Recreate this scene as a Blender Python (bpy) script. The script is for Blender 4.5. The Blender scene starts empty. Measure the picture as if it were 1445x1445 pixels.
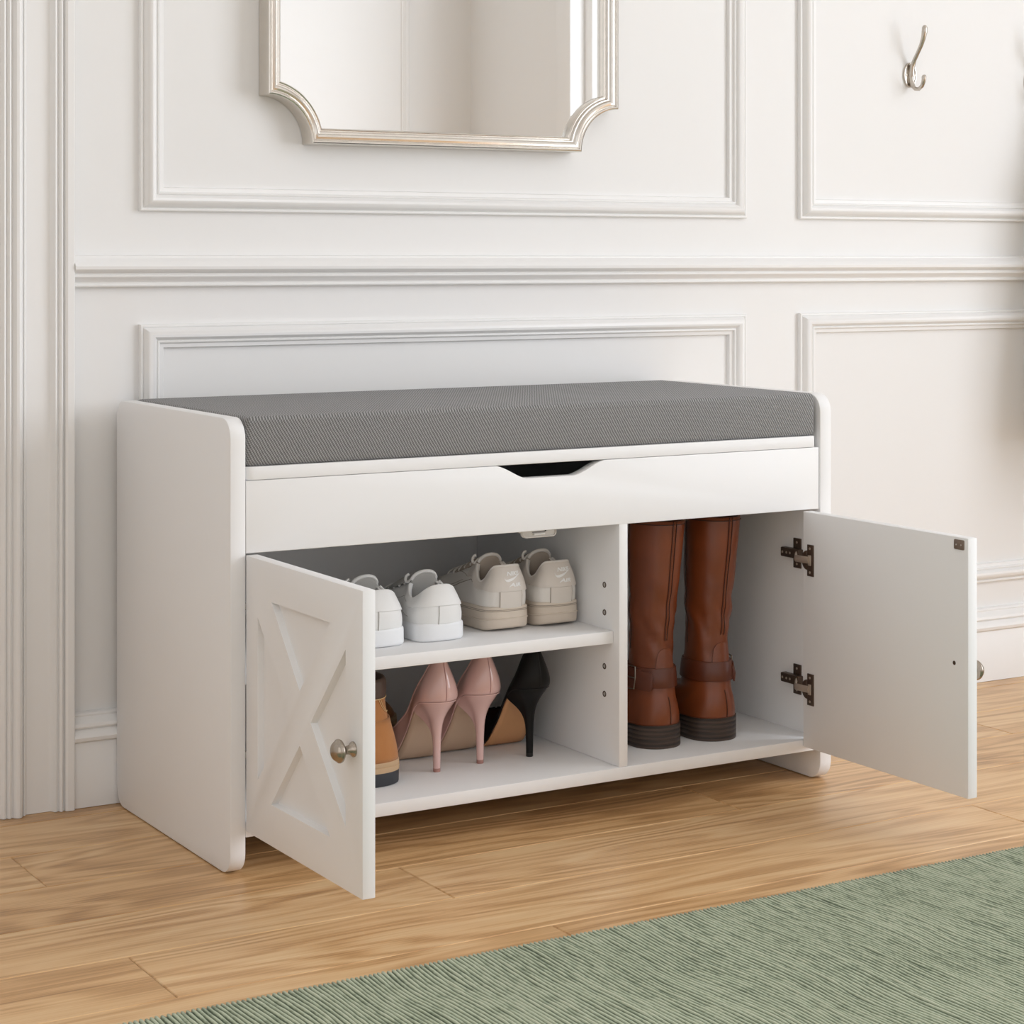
import bpy, bmesh, math, random
from mathutils import Vector, Matrix, noise
random.seed(7)
PI = math.pi
S = bpy.context.scene
COL = S.collection

# ------------------------------------------------------------------ helpers
def pchip(keys):
    xs = [k[0] for k in keys]; ys = [k[1] for k in keys]; n = len(xs)
    h = [xs[i+1]-xs[i] for i in range(n-1)]; d = [(ys[i+1]-ys[i])/h[i] for i in range(n-1)]
    m = [0.0]*n; m[0] = d[0]; m[-1] = d[-1]
    for i in range(1, n-1):
        if d[i-1]*d[i] > 0:
            a = 2*h[i]+h[i-1]; b = h[i]+2*h[i-1]; m[i] = (a+b)/(a/d[i-1]+b/d[i])
    def f(x):
        if x <= xs[0]: return ys[0]
        if x >= xs[-1]: return ys[-1]
        i = 0
        while x > xs[i+1]: i += 1
        t = (x-xs[i])/h[i]; t2 = t*t; t3 = t2*t
        return (2*t3-3*t2+1)*ys[i]+(t3-2*t2+t)*h[i]*m[i]+(-2*t3+3*t2)*ys[i+1]+(t3-t2)*h[i]*m[i+1]
    return f

class MB:
    """collects geometry for ONE mesh object"""
    def __init__(s): s.v = []; s.f = []; s.mi = []
    def add(s, v, f, mi=0):
        o = len(s.v); s.v += [tuple(p) for p in v]; s.f += [tuple(i+o for i in q) for q in f]; s.mi += [mi]*len(f); return s
    def bm(s, bm, mi=0):
        bm.verts.index_update(); s.add([v.co[:] for v in bm.verts], [[v.index for v in f.verts] for f in bm.faces], mi); bm.free(); return s
    def box(s, x0, x1, y0, y1, z0, z1, bev=.0008, seg=2, mi=0, mat=None):
        bm = bmesh.new(); bmesh.ops.create_cube(bm, size=1)
        for v in bm.verts: v.co = Vector(((x0+x1)/2+v.co.x*(x1-x0), (y0+y1)/2+v.co.y*(y1-y0), (z0+z1)/2+v.co.z*(z1-z0)))
        if bev > 0: bmesh.ops.bevel(bm, geom=bm.edges[:], offset=bev, segments=seg, profile=.5, affect='EDGES')
        if mat: bm.transform(mat)
        return s.bm(bm, mi)
    def prism(s, poly, d, axis, bev=.0008, mi=0):
        """poly: 2D points, extruded by d=(a,b) along axis. axis X -> (y,z), Y -> (x,z), Z -> (x,y)"""
        a, b = d
        def P(p, t):
            return {'X': (t, p[0], p[1]), 'Y': (p[0], t, p[1]), 'Z': (p[0], p[1], t)}[axis]
        bm = bmesh.new(); n = len(poly)
        A = [bm.verts.new(P(p, a)) for p in poly]; B = [bm.verts.new(P(p, b)) for p in poly]
        bm.faces.new(A); bm.faces.new(B[::-1])
        for i in range(n): bm.faces.new((A[i], B[i], B[(i+1) % n], A[(i+1) % n]))
        bmesh.ops.recalc_face_normals(bm, faces=bm.faces[:])
        if bev > 0:
            ed = [e for e in bm.edges if (e.verts[0] in A) == (e.verts[1] in A)]
            bmesh.ops.bevel(bm, geom=ed, offset=bev, segments=2, profile=.5, affect='EDGES')
        return s.bm(bm, mi)
    def tube(s, pts, r, n=8, closed=False, mi=0, flat=1.0, up=None):
        pts = [Vector(p) for p in pts]; m = len(pts)
        rs = r if isinstance(r, (list, tuple)) else [r]*m
        rings = []; prev = None
        for i in range(m):
            a = pts[(i-1) % m] if (closed or i > 0) else pts[i]; b = pts[(i+1) % m] if (closed or i < m-1) else pts[i]
            t = (b-a).normalized()
            if prev is None:
                ref = Vector(up) if up else (Vector((0, 0, 1)) if abs(t.z) < .9 else Vector((1, 0, 0)))
                nn = (ref-t*ref.dot(t)).normalized()
            else:
                nn = (prev-t*prev.dot(t)).normalized()
            prev = nn; bb = t.cross(nn)
            rings.append([pts[i]+nn*(rs[i]*flat*math.cos(2*PI*k/n))+bb*(rs[i]*math.sin(2*PI*k/n)) for k in range(n)])
        v = [p for q in rings for p in q]; f = []
        for i in range(m if closed else m-1):
            for k in range(n):
                j = (i+1) % m
                f.append((i*n+k, i*n+(k+1) % n, j*n+(k+1) % n, j*n+k))
        if not closed:
            f.append(tuple(range(n))[::-1]); f.append(tuple((m-1)*n+k for k in range(n)))
        return s.add(v, f, mi)
    def loft(s, rings, cap0=True, cap1=True, closed=True, mi=0):
        n = len(rings[0]); v = [p for q in rings for p in q]; f = []
        for i in range(len(rings)-1):
            for k in range(n if closed else n-1):
                f.append((i*n+k, i*n+(k+1) % n, (i+1)*n+(k+1) % n, (i+1)*n+k))
        if cap0: f.append(tuple(range(n))[::-1])
        if cap1: f.append(tuple((len(rings)-1)*n+k for k in range(n)))
        return s.add(v, f, mi)
    def lathe(s, prof, mat, n=32, mi=0):
        """prof: (radius, height) along local Z; mat places it"""
        rings = [[mat @ Vector((r*math.cos(2*PI*k/n), r*math.sin(2*PI*k/n), h)) for k in range(n)] for r, h in prof]
        return s.loft(rings, mi=mi)
    def build(s, name, mat, parent=None, smooth=True, ang=40, loc=None, merge=0, recalc=True):
        me = bpy.data.meshes.new(name); me.from_pydata(s.v, [], s.f)
        for m in (mat if isinstance(mat, (list, tuple)) else [mat]): me.materials.append(m)
        if any(s.mi):
            for p, i in zip(me.polygons, s.mi): p.material_index = i
        bm = bmesh.new(); bm.from_mesh(me)
        if merge: bmesh.ops.remove_doubles(bm, verts=bm.verts[:], dist=merge)
        if recalc: bmesh.ops.recalc_face_normals(bm, faces=bm.faces[:])
        bm.to_mesh(me); bm.free()
        if smooth:
            me.shade_smooth(); me.set_sharp_from_angle(angle=math.radians(ang))
        o = bpy.data.objects.new(name, me); COL.objects.link(o)
        if parent: o.parent = parent
        if loc: o.location = loc
        return o

def tag(o, label, cat=None, group=None, kind=None):
    if label: o['label'] = label
    if cat: o['category'] = cat
    if group: o['group'] = group
    if kind: o['kind'] = kind
    return o
def thing(name, label, cat, loc=(0, 0, 0), rz=0, group=None):
    o = bpy.data.objects.new(name, None); COL.objects.link(o); o.empty_display_size = .05
    o.location = loc; o.rotation_euler = (0, 0, rz)
    return tag(o, label, cat, group)
def dup(root, loc, rz, label):
    r = root.copy(); COL.objects.link(r); r.location = loc; r.rotation_euler = (0, 0, rz); r['label'] = label
    for ch in list(root.children):
        c = ch.copy(); COL.objects.link(c); c.parent = r
        for g in list(ch.children):
            d = g.copy(); COL.objects.link(d); d.parent = c
    return r
def rrect(x0, x1, y0, y1, r, n=5):
    """rounded rectangle; r = (r at x0y0, x1y0, x1y1, x0y1)"""
    out = []
    for (cx, cy, a0, rr, sx, sy) in ((x0, y0, PI, r[0], 1, 1), (x1, y0, 1.5*PI, r[1], -1, 1), (x1, y1, 0, r[2], -1, -1), (x0, y1, .5*PI, r[3], 1, -1)):
        if rr <= 0: out.append((cx, cy)); continue
        for k in range(n+1):
            a = a0+PI/2*k/n
            out.append((cx+sx*rr+rr*math.cos(a), cy+sy*rr+rr*math.sin(a)))
    return out

# ------------------------------------------------------------------ materials
def lin(c):
    return tuple(((x/12.92) if x <= .04045 else ((x+.055)/1.055)**2.4) for x in (v/255 for v in c))+(1,)
def mat(name, rgb, rough=.5, metal=0, var=.03, nscale=40, bump=0, bscale=200, spec=.5, coat=0, sheen=0, lo=None):
    m = bpy.data.materials.new(name); m.use_nodes = True; N = m.node_tree.nodes; L = m.node_tree.links
    p = N['Principled BSDF']; p.inputs['Roughness'].default_value = rough; p.inputs['Metallic'].default_value = metal
    p.inputs['Specular IOR Level'].default_value = spec; p.inputs['Coat Weight'].default_value = coat; p.inputs['Sheen Weight'].default_value = sheen
    if coat: p.inputs['Coat Roughness'].default_value = .12
    tc = N.new('ShaderNodeTexCoord'); nz = N.new('ShaderNodeTexNoise'); nz.inputs['Scale'].default_value = nscale; nz.inputs['Detail'].default_value = 4
    L.new(tc.outputs['Object'], nz.inputs['Vector'])
    mx = N.new('ShaderNodeMix'); mx.data_type = 'RGBA'; c = lin(rgb)
    a = lin(lo)[:3] if lo else tuple(x*(1-var) for x in c[:3])
    mx.inputs['A'].default_value = a+(1,); mx.inputs['B'].default_value = tuple(min(1, x*(1+(0 if lo else var))) for x in c[:3])+(1,)
    L.new(nz.outputs['Fac'], mx.inputs['Factor']); L.new(mx.outputs['Result'], p.inputs['Base Color'])
    if bump:
        n2 = N.new('ShaderNodeTexNoise'); n2.inputs['Scale'].default_value = bscale; n2.inputs['Detail'].default_value = 3
        L.new(tc.outputs['Object'], n2.inputs['Vector'])
        b = N.new('ShaderNodeBump'); b.inputs['Strength'].default_value = bump; b.inputs['Distance'].default_value = .001
        L.new(n2.outputs['Fac'], b.inputs['Height']); L.new(b.outputs['Normal'], p.inputs['Normal'])
    return m
def expr(m, kind, *ins, **kw):
    """tiny math-node helper"""
    N = m.node_tree.nodes; L = m.node_tree.links
    n = N.new('ShaderNodeMath'); n.operation = kind
    for i, x in enumerate(ins):
        if isinstance(x, (int, float)): n.inputs[i].default_value = x
        else: L.new(x, n.inputs[i])
    return n.outputs[0]
def ramp(m, fac, stops):
    N = m.node_tree.nodes; r = N.new('ShaderNodeValToRGB'); e = r.color_ramp.elements
    while len(e) < len(stops): e.new(.5)
    for el, (p, c) in zip(e, stops): el.position = p; el.color = lin(c)
    m.node_tree.links.new(fac, r.inputs['Fac']); return r.outputs['Color']

WALLC = (238, 237, 235)
M = {}
M['wall'] = mat('wall paint', WALLC, .6, var=.006, nscale=3, bump=.02, bscale=500)
M['trim'] = mat('trim paint', (240, 239, 237), .42, var=.006, nscale=5)
M['ceiling'] = mat('ceiling paint', (244, 243, 241), .8, var=.005)
M['white'] = mat('white lacquered board', (241, 240, 239), .5, var=.008, nscale=6, bump=.015, bscale=300, spec=.35)
M['plastic'] = mat('white plastic', (225, 220, 214), .4)
M['hinge'] = mat('dark bronze hinge metal', (92, 77, 66), .42, .6, var=.15)
M['plate'] = mat('bronze catch plate', (132, 116, 104), .45, .4, var=.12)
M['nickel'] = mat('brushed nickel', (196, 188, 178), .24, 1, var=.08, nscale=120)
M['satin'] = mat('satin nickel', (190, 176, 162), .5, .6, var=.05)
M['pewter'] = mat('antique pewter', (168, 158, 146), .22, 1, var=.12, nscale=60)
M['silver'] = mat('champagne silver leaf', (222, 217, 210), .2, 1, var=.06, nscale=90)
M['dark'] = mat('dark recess', (58, 52, 47), .8)
M['sneaker_white'] = mat('white smooth leather', (238, 237, 235), .5, bump=.04, bscale=260)
M['sole_white'] = mat('white rubber', (240, 241, 242), .5)
M['seam_grey'] = mat('grey seam thread', (176, 172, 166), .7)
M['lining_grey'] = mat('grey textile lining', (178, 176, 172), .85, bump=.15, bscale=900)
M['beige'] = mat('bone leather', (222, 213, 204), .5, bump=.05, bscale=240)
M['beige_light'] = mat('pale bone leather', (232, 226, 219), .48, bump=.04, bscale=240)
M['sole_beige'] = mat('sand rubber', (214, 200, 184), .55)
M['seam_beige'] = mat('beige seam thread', (158, 144, 130), .7)
M['lining_beige'] = mat('beige textile lining', (178, 164, 150), .85, bump=.15, bscale=900)
M['logo'] = mat('white print', (250, 249, 247), .5, var=.01)
M['pink'] = mat('pink patent leather', (222, 182, 175), .2, coat=.7, var=.02)
M['pinkseam'] = mat('pink seam', (160, 106, 102), .4)
M['pinklight'] = mat('pale pink piping', (236, 200, 194), .25, coat=.6)
M['sole_tan'] = mat('beige leather sole', (206, 176, 150), .5, var=.05, nscale=30)
M['sole_caramel'] = mat('caramel leather sole', (216, 160, 112), .5, var=.05, nscale=30)
M['tip'] = mat('heel tip rubber', (172, 126, 116), .6)
M['black'] = mat('black suede', (13, 12, 11), .5, var=.1, spec=.25)
M['blacktip'] = mat('black rubber tip', (16, 15, 15), .5)
M['insole_brown'] = mat('brown insole', (120, 82, 62), .7)
M['leather'] = mat('cognac leather', (146, 74, 36), .33, nscale=14, lo=(92, 46, 24), bump=.18, bscale=60, spec=.5)
M['leather_dark'] = mat('dark cognac leather', (108, 52, 28), .38, nscale=16, lo=(80, 38, 21), bump=.1, bscale=120)
M['leather_seam'] = mat('leather seam', (58, 26, 13), .6)
M['leather_stitch'] = mat('leather stitch', (150, 84, 50), .6)
M['steel'] = mat('buckle steel', (150, 140, 130), .3, 1)
M['suede'] = mat('tan nubuck', (192, 132, 76), .85, nscale=45, lo=(164, 102, 50), bump=.12, bscale=700, sheen=.2)
M['suede_collar'] = mat('dark brown padded leather', (84, 66, 56), .6, var=.08)
M['stitch_cream'] = mat('cream stitching', (226, 190, 140), .7)
M['welt'] = mat('crepe welt', (196, 164, 128), .7)
M['rubber_black'] = mat('charcoal rubber', (48, 50, 54), .6, var=.08)
M['coat'] = mat('taupe wool', (120, 104, 92), .9, bump=.3, bscale=400)

def stack_mat():
    m = mat('stacked leather heel', (62, 50, 44), .5, var=.05); N = m.node_tree.nodes; L = m.node_tree.links; p = N['Principled BSDF']
    tc = N.new('ShaderNodeTexCoord'); sp = N.new('ShaderNodeSeparateXYZ'); L.new(tc.outputs['Object'], sp.inputs[0])
    nz = N.new('ShaderNodeTexNoise'); nz.inputs['Scale'].default_value = 60; mp = N.new('ShaderNodeMapping'); mp.inputs['Scale'].default_value = (.3, .3, 6)
    L.new(tc.outputs['Object'], mp.inputs[0]); L.new(mp.outputs[0], nz.inputs['Vector'])
    s = expr(m, 'SINE', expr(m, 'MULTIPLY', sp.outputs['Z'], 2*PI/.0055))
    f = expr(m, 'ADD', expr(m, 'MULTIPLY', s, .25), nz.outputs['Fac'])
    L.new(ramp(m, f, [(.2, (40, 31, 27)), (.75, (84, 68, 58))]), p.inputs['Base Color']); return m
M['stack'] = stack_mat()

def wood_mat():
    m = bpy.data.materials.new('oak planks'); m.use_nodes = True; N = m.node_tree.nodes; L = m.node_tree.links; p = N['Principled BSDF']
    at = N.new('ShaderNodeAttribute'); at.attribute_name = 'plank'
    tc = N.new('ShaderNodeTexCoord'); cb = N.new('ShaderNodeCombineXYZ')
    L.new(expr(m, 'MULTIPLY', at.outputs['Fac'], 37.0), cb.inputs[0]); L.new(expr(m, 'MULTIPLY', at.outputs['Fac'], 11.0), cb.inputs[1]); L.new(expr(m, 'MULTIPLY', at.outputs['Fac'], 53.0), cb.inputs[2])
    ad = N.new('ShaderNodeVectorMath'); ad.operation = 'ADD'; L.new(tc.outputs['Object'], ad.inputs[0]); L.new(cb.outputs[0], ad.inputs[1])
    def nz(scale, vec, detail=4, rough=.55, dist=0):
        mp = N.new('ShaderNodeMapping'); mp.inputs['Scale'].default_value = vec; L.new(ad.outputs[0], mp.inputs[0])
        n = N.new('ShaderNodeTexNoise'); n.inputs['Scale'].default_value = scale; n.inputs['Detail'].default_value = detail; n.inputs['Roughness'].default_value = rough; n.inputs['Distortion'].default_value = dist
        L.new(mp.outputs[0], n.inputs['Vector']); return n.outputs['Fac']
    low = nz(4.0, (.28, 1.9, 1), 3, .5)                       # slow field whose level lines are the growth rings
    rings = expr(m, 'SINE', expr(m, 'MULTIPLY', low, 95.0))
    ringm = nz(3.0, (.6, 3.0, 1), 2)                           # where the rings show strongly
    fib = nz(105, (.035, 3.2, 1), 4, .65)                        # fine fibres along X
    streak = nz(9, (.10, 2.6, 1), 4, .6)
    f = expr(m, 'ADD', expr(m, 'MULTIPLY', rings, expr(m, 'MULTIPLY', ringm, .20)), expr(m, 'ADD', expr(m, 'MULTIPLY', fib, .56), expr(m, 'MULTIPLY', streak, .48)))
    f = expr(m, 'ADD', f, expr(m, 'MULTIPLY', expr(m, 'SUBTRACT', at.outputs['Fac'], .5), .10))
    c = ramp(m, f, [(.22, (157, 116, 74)), (.42, (197, 153, 104)), (.56, (218, 176, 126)), (.80, (232, 198, 151))])
    L.new(c, p.inputs['Base Color']); p.inputs['Roughness'].default_value = .33; p.inputs['Specular IOR Level'].default_value = .45
    b = N.new('ShaderNodeBump'); b.inputs['Strength'].default_value = .06; b.inputs['Distance'].default_value = .001
    L.new(fib, b.inputs['Height']); L.new(b.outputs['Normal'], p.inputs['Normal']); return m
M['wood'] = wood_mat()

def cushion_mat():
    m = bpy.data.materials.new('grey twill'); m.use_nodes = True; N = m.node_tree.nodes; L = m.node_tree.links; p = N['Principled BSDF']
    tc = N.new('ShaderNodeTexCoord'); sp = N.new('ShaderNodeSeparateXYZ'); L.new(tc.outputs['Object'], sp.inputs[0])
    nz = N.new('ShaderNodeTexNoise'); nz.inputs['Scale'].default_value = 90; nz.inputs['Detail'].default_value = 2; L.new(tc.outputs['Object'], nz.inputs['Vector'])
    w = expr(m, 'SUBTRACT', sp.outputs['Z'], sp.outputs['Y'])
    d1 = expr(m, 'ADD', expr(m, 'ADD', expr(m, 'MULTIPLY', sp.outputs['X'], 2*PI/.0034), expr(m, 'MULTIPLY', w, 2*PI/.0056)), expr(m, 'MULTIPLY', nz.outputs['Fac'], 5.0))
    d2 = expr(m, 'SUBTRACT', expr(m, 'MULTIPLY', sp.outputs['X'], 2*PI/.0034), expr(m, 'MULTIPLY', w, 2*PI/.0024))
    s = expr(m, 'ADD', expr(m, 'MULTIPLY', expr(m, 'SINE', d1), .33), expr(m, 'MULTIPLY', expr(m, 'SINE', d2), .17))
    s = expr(m, 'ADD', s, .5)
    n3 = N.new('ShaderNodeTexNoise'); n3.inputs['Scale'].default_value = 900; L.new(tc.outputs['Object'], n3.inputs['Vector'])
    s = expr(m, 'ADD', s, expr(m, 'MULTIPLY', expr(m, 'SUBTRACT', n3.outputs['Fac'], .5), .5))
    L.new(ramp(m, s, [(.0, (92, 91, 90)), (.5, (134, 133, 132)), (1.0, (168, 167, 166))]), p.inputs['Base Color'])
    p.inputs['Roughness'].default_value = .9; p.inputs['Sheen Weight'].default_value = .15; p.inputs['Specular IOR Level'].default_value = .2
    b = N.new('ShaderNodeBump'); b.inputs['Strength'].default_value = .6; b.inputs['Distance'].default_value = .0008
    L.new(s, b.inputs['Height']); L.new(b.outputs['Normal'], p.inputs['Normal']); return m
M['cushion'] = cushion_mat()

def rug_mat():
    m = bpy.data.materials.new('sage ribbed wool'); m.use_nodes = True; N = m.node_tree.nodes; L = m.node_tree.links; p = N['Principled BSDF']
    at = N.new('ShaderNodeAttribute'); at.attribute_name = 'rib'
    tc = N.new('ShaderNodeTexCoord')
    def nz(scale, vec, d=3):
        mp = N.new('ShaderNodeMapping'); mp.inputs['Scale'].default_value = vec; L.new(tc.outputs['Object'], mp.inputs[0])
        n = N.new('ShaderNodeTexNoise'); n.inputs['Scale'].default_value = scale; n.inputs['Detail'].default_value = d; L.new(mp.outputs[0], n.inputs['Vector']); return n.outputs['Fac']
    patch = nz(5, (1, 1.6, 1)); fine = nz(420, (1, .45, 1), 2); streak = nz(14, (2.4, .35, 1), 2)
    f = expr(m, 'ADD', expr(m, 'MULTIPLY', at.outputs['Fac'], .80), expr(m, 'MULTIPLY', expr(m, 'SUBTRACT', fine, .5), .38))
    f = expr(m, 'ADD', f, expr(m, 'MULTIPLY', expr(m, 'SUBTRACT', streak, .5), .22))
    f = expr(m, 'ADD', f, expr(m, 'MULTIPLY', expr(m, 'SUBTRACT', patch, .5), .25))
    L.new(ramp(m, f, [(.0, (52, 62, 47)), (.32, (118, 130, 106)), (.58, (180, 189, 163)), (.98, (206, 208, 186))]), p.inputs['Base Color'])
    p.inputs['Roughness'].default_value = .95; p.inputs['Specular IOR Level'].default_value = .1; p.inputs['Sheen Weight'].default_value = .15
    return m
M['rug'] = rug_mat()

def mirror_mat():
    m = bpy.data.materials.new('mirror glass'); m.use_nodes = True; N = m.node_tree.nodes; p = N['Principled BSDF']
    p.inputs['Metallic'].default_value = 1; p.inputs['Roughness'].default_value = .015; p.inputs['Base Color'].default_value = (.83, .835, .83, 1); return m
M['mirror'] = mirror_mat()
def glass_mat():
    m = bpy.data.materials.new('window pane'); m.use_nodes = True; N = m.node_tree.nodes; L = m.node_tree.links
    t = N.new('ShaderNodeBsdfTransparent'); g = N.new('ShaderNodeBsdfGlossy'); g.inputs['Roughness'].default_value = .02; x = N.new('ShaderNodeMixShader'); x.inputs[0].default_value = .05
    L.new(t.outputs[0], x.inputs[1]); L.new(g.outputs[0], x.inputs[2]); L.new(x.outputs[0], N['Material Output'].inputs['Surface']); return m
M['pane'] = glass_mat()

# ------------------------------------------------------------------ room
YW = .358; XR = 2.6; YF = -3.38; XL = -1.3; HC = 2.7
def struct(o): o['kind'] = 'structure'; return o
def wallbox(name, *b, m='wall'): return struct(MB().box(*b, bev=0).build(name, M[m], smooth=False))
wallbox('wall_back', XL-.1, XR+.1, YW, YW+.1, -.05, HC+.05)
wallbox('ceiling', XL-.1, XR+.1, YF-.1, YW+.1, HC, HC+.1, m='ceiling')
def wall_hole(name, axis, pos, th, a0, a1, holes):
    """wall on a plane with rectangular openings: holes = (a,b,z0,z1)"""
    mb = MB(); cuts = sorted(holes); cur = a0
    def bx(p, q, z0, z1):
        if q-p < 1e-4 or z1-z0 < 1e-4: return
        if axis == 'X': mb.box(pos, pos+th, p, q, z0, z1, bev=0)
        else: mb.box(p, q, pos, pos+th, z0, z1, bev=0)
    for (p, q, z0, z1) in cuts:
        bx(cur, p, -.05, HC+.05); bx(p, q, -.05, z0); bx(p, q, z1, HC+.05); cur = q
    bx(cur, a1, -.05, HC+.05)
    return struct(mb.build(name, M['wall'], smooth=False))
W1 = (-2.72, -.75, .12, 2.25)      # window in the right wall (Y0,Y1,Z0,Z1)
W2 = (-1.15, .10, .30, 2.35)       # unseen window added opposite for frontal fill (X0,X1,Z0,Z1)
W3 = (-2.55, -1.05, .12, 2.25)      # unseen window added in the left wall to brighten left-facing sides
wall_hole('wall_left', 'X', XL-.1, .1, YF-.1, YW, [W3])
wall_hole('wall_right', 'X', XR, .1, YF-.1, YW, [W1])
wall_hole('wall_front', 'Y', YF-.1, .1, XL, XR, [W2])
def window(name, axis, pos, w, nx):
    a0, a1, z0, z1 = w; sgn = -1 if (axis == 'X' and pos > 0) else 1
    def bx(mb, p, q, z0_, z1_, d0, d1, bev=.002):
        d0, d1 = sorted((pos+sgn*d0, pos+sgn*d1))
        if axis == 'X': mb.box(d0, d1, p, q, z0_, z1_, bev=bev)
        else: mb.box(p, q, d0, d1, z0_, z1_, bev=bev)
    mb = MB(); c = .085
    bx(mb, a0-c, a0, z0-c, z1+c, 0, .022); bx(mb, a1, a1+c, z0-c, z1+c, 0, .022); bx(mb, a0, a1, z1, z1+c, 0, .022); bx(mb, a0, a1, z0-c, z0, 0, .03)
    f = .045
    bx(mb, a0, a0+f, z0, z1, -.07, -.03); bx(mb, a1-f, a1, z0, z1, -.07, -.03); bx(mb, a0+f, a1-f, z0, z0+f, -.07, -.03); bx(mb, a0+f, a1-f, z1-f, z1, -.07, -.03)
    for k in range(1, nx):
        x = a0+(a1-a0)*k/nx; bx(mb, x-.02, x+.02, z0+f, z1-f, -.07, -.03)
    o = struct(mb.build(name, M['trim']))
    pb = MB(); bx(pb, a0+f, a1-f, z0+f, z1-f, -.052, -.048, bev=0)
    pb.build('pane', M['pane'], o)
window('window_1', 'X', XR, W1, 3); window('added_window_front', 'Y', YF, W2, 3); window('added_window_left', 'X', XL, W3, 3)  # front and left windows are unseen, added to let fill light in

# floor: planks along X, each with its own tone and grain
def floor():
    y = -.055; rows = []
    k0 = int((YF-.0-y)/.1225)-1
    verts = []; faces = []; tone = []; g = .0004; c = .0010
    seams = {-1: [.168, -1.25, 1.42], -2: [-.177, .865, -1.5, 1.9], -3: [.207, -1.1, 1.45], 0: [.62, -.75, 1.9], 1: [1.171, -.173, -1.4], 2: [.45, -.9, 1.7]}
    for k in range(k0, 4):
        a = y+.1225*k; b = a+.1225
        if b < YF: continue
        a = max(a, YF); b = min(b, YW)
        if b-a < .004: continue
        sm = seams.get(k)
        if sm is None:
            x = XL-random.random()*1.2; sm = []
            while x < XR: sm.append(x); x += 1.15+random.random()*.5
        xs = [XL]+sorted(s for s in sm if XL < s < XR)+[XR]
        for x0, x1 in zip(xs, xs[1:]):
            o = len(verts); X0, X1, A, B = x0+g, x1-g, a+g, b-g
            verts += [(X0, A, -c), (X1, A, -c), (X1, B, -c), (X0, B, -c), (X0+c, A+c, 0), (X1-c, A+c, 0), (X1-c, B-c, 0), (X0+c, B-c, 0)]
            faces += [(o+4, o+5, o+6, o+7), (o, o+1, o+5, o+4), (o+1, o+2, o+6, o+5), (o+2, o+3, o+7, o+6), (o+3, o, o+4, o+7)]
            tone += [random.random()]*5
    o = len(verts); verts += [(XL, YF, -.0012), (XR, YF, -.0012), (XR, YW, -.0012), (XL, YW, -.0012), (XL, YF, -.05), (XR, YF, -.05), (XR, YW, -.05), (XL, YW, -.05)]
    faces += [(o, o+1, o+2, o+3), (o+7, o+6, o+5, o+4), (o, o+4, o+5, o+1), (o+1, o+5, o+6, o+2), (o+2, o+6, o+7, o+3), (o+3, o+7, o+4, o)]; tone += [0.0]*6
    me = bpy.data.meshes.new('floor'); me.from_pydata(verts, [], faces); me.materials.append(M['wood'])
    at = me.attributes.new('plank', 'FLOAT', 'FACE'); at.data.foreach_set('value', tone)
    ob = bpy.data.objects.new('floor', me); COL.objects.link(ob); return struct(ob)
floor()

# mouldings -------------------------------------------------------
PANEL = [(0, 0), (0, .0055), (.0012, .0068), (.0032, .0068), (.0042, .0055), (.0052, .0066), (.0075, .0105), (.0105, .0132), (.0135, .0140), (.0165, .0130), (.0190, .0104), (.0200, .0082), (.0208, .0076), (.0216, .0090), (.0230, .0094), (.0242, .0084), (.0250, .0062), (.0280, .0056), (.0298, .0052), (.0306, .0036), (.0310, 0)]
def rect_frame(name, x0, x1, z0, z1, axis='Y', pos=YW, sgn=-1):
    rings = []
    for (cx, cz, sx, sz) in ((x0, z0, 1, 1), (x1, z0, -1, 1), (x1, z1, -1, -1), (x0, z1, 1, -1)):
        r = []
        for o, h in PANEL:
            a, b, d = cx+sx*o, cz+sz*o*.94, pos+sgn*h
            r.append((a, d, b) if axis == 'Y' else (d, a, b))
        rings.append(r)
    rings.append(rings[0]); n = len(PANEL)
    return struct(MB().loft(rings, cap0=False, cap1=False, closed=False).build(name, M['trim'], ang=28, merge=1e-6))
rect_frame('trim_1', .0336, .937, .7012, 1.95)
rect_frame('trim_2', 1.0325, 1.936, .7012, 1.95)
rect_frame('trim_3', .0336, .937, .1495, .5655)
rect_frame('trim_4', 1.0325, 1.936, .1495, .5655)
def run_profile(name, prof, x0, x1, axis='X', y=YW, sgn=-1):
    """prof: (z, protrusion); runs along X on the back wall (or along Y on wall X=y)"""
    if axis == 'X': r = [[(x, y+sgn*h, z) for z, h in prof] for x in (x0, x1)]
    else: r = [[(y+sgn*h, x, z) for z, h in prof] for x in (x0, x1)]
    return struct(MB().loft(r, closed=True).build(name, M['trim'], ang=28))
RAIL = [(.6105, 0), (.6105, .0085), (.6118, .0098), (.6132, .0098), (.6142, .0085), (.6160, .0088), (.6180, .0105), (.6205, .0135), (.6215, .0150), (.6228, .0160), (.6246, .0160), (.6256, .0148), (.6268, .0150), (.6285, .0195), (.6315, .0225), (.6350, .0230), (.6385, .0205), (.6420, .0150), (.6440, .0110), (.6452, .0098), (.6472, .0092), (.6480, .0070), (.6482, 0)]
BASE = [(.0005, 0), (.0005, .0150), (.0745, .0150), (.0762, .0142), (.0768, .0152), (.0790, .0190), (.0830, .0200), (.0870, .0180), (.0905, .0135), (.0920, .0125), (.0932, .0150), (.0950, .0160), (.0985, .0150), (.1020, .0115), (.1045, .0085), (.1055, .0078), (.1075, .0084), (.1095, .0072), (.1105, .0045), (.1108, 0)]
XC = -.0515
run_profile('trim_5', RAIL, XC, XR)
run_profile('baseboard_back', BASE, XC, XR)
run_profile('baseboard_front', BASE, XL, XR, y=YF, sgn=1)
run_profile('baseboard_right', BASE, YF, YW, axis='Y', y=XR, sgn=-1)
run_profile('baseboard_left', BASE, YF, YW, axis='Y', y=XL, sgn=1)
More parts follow.
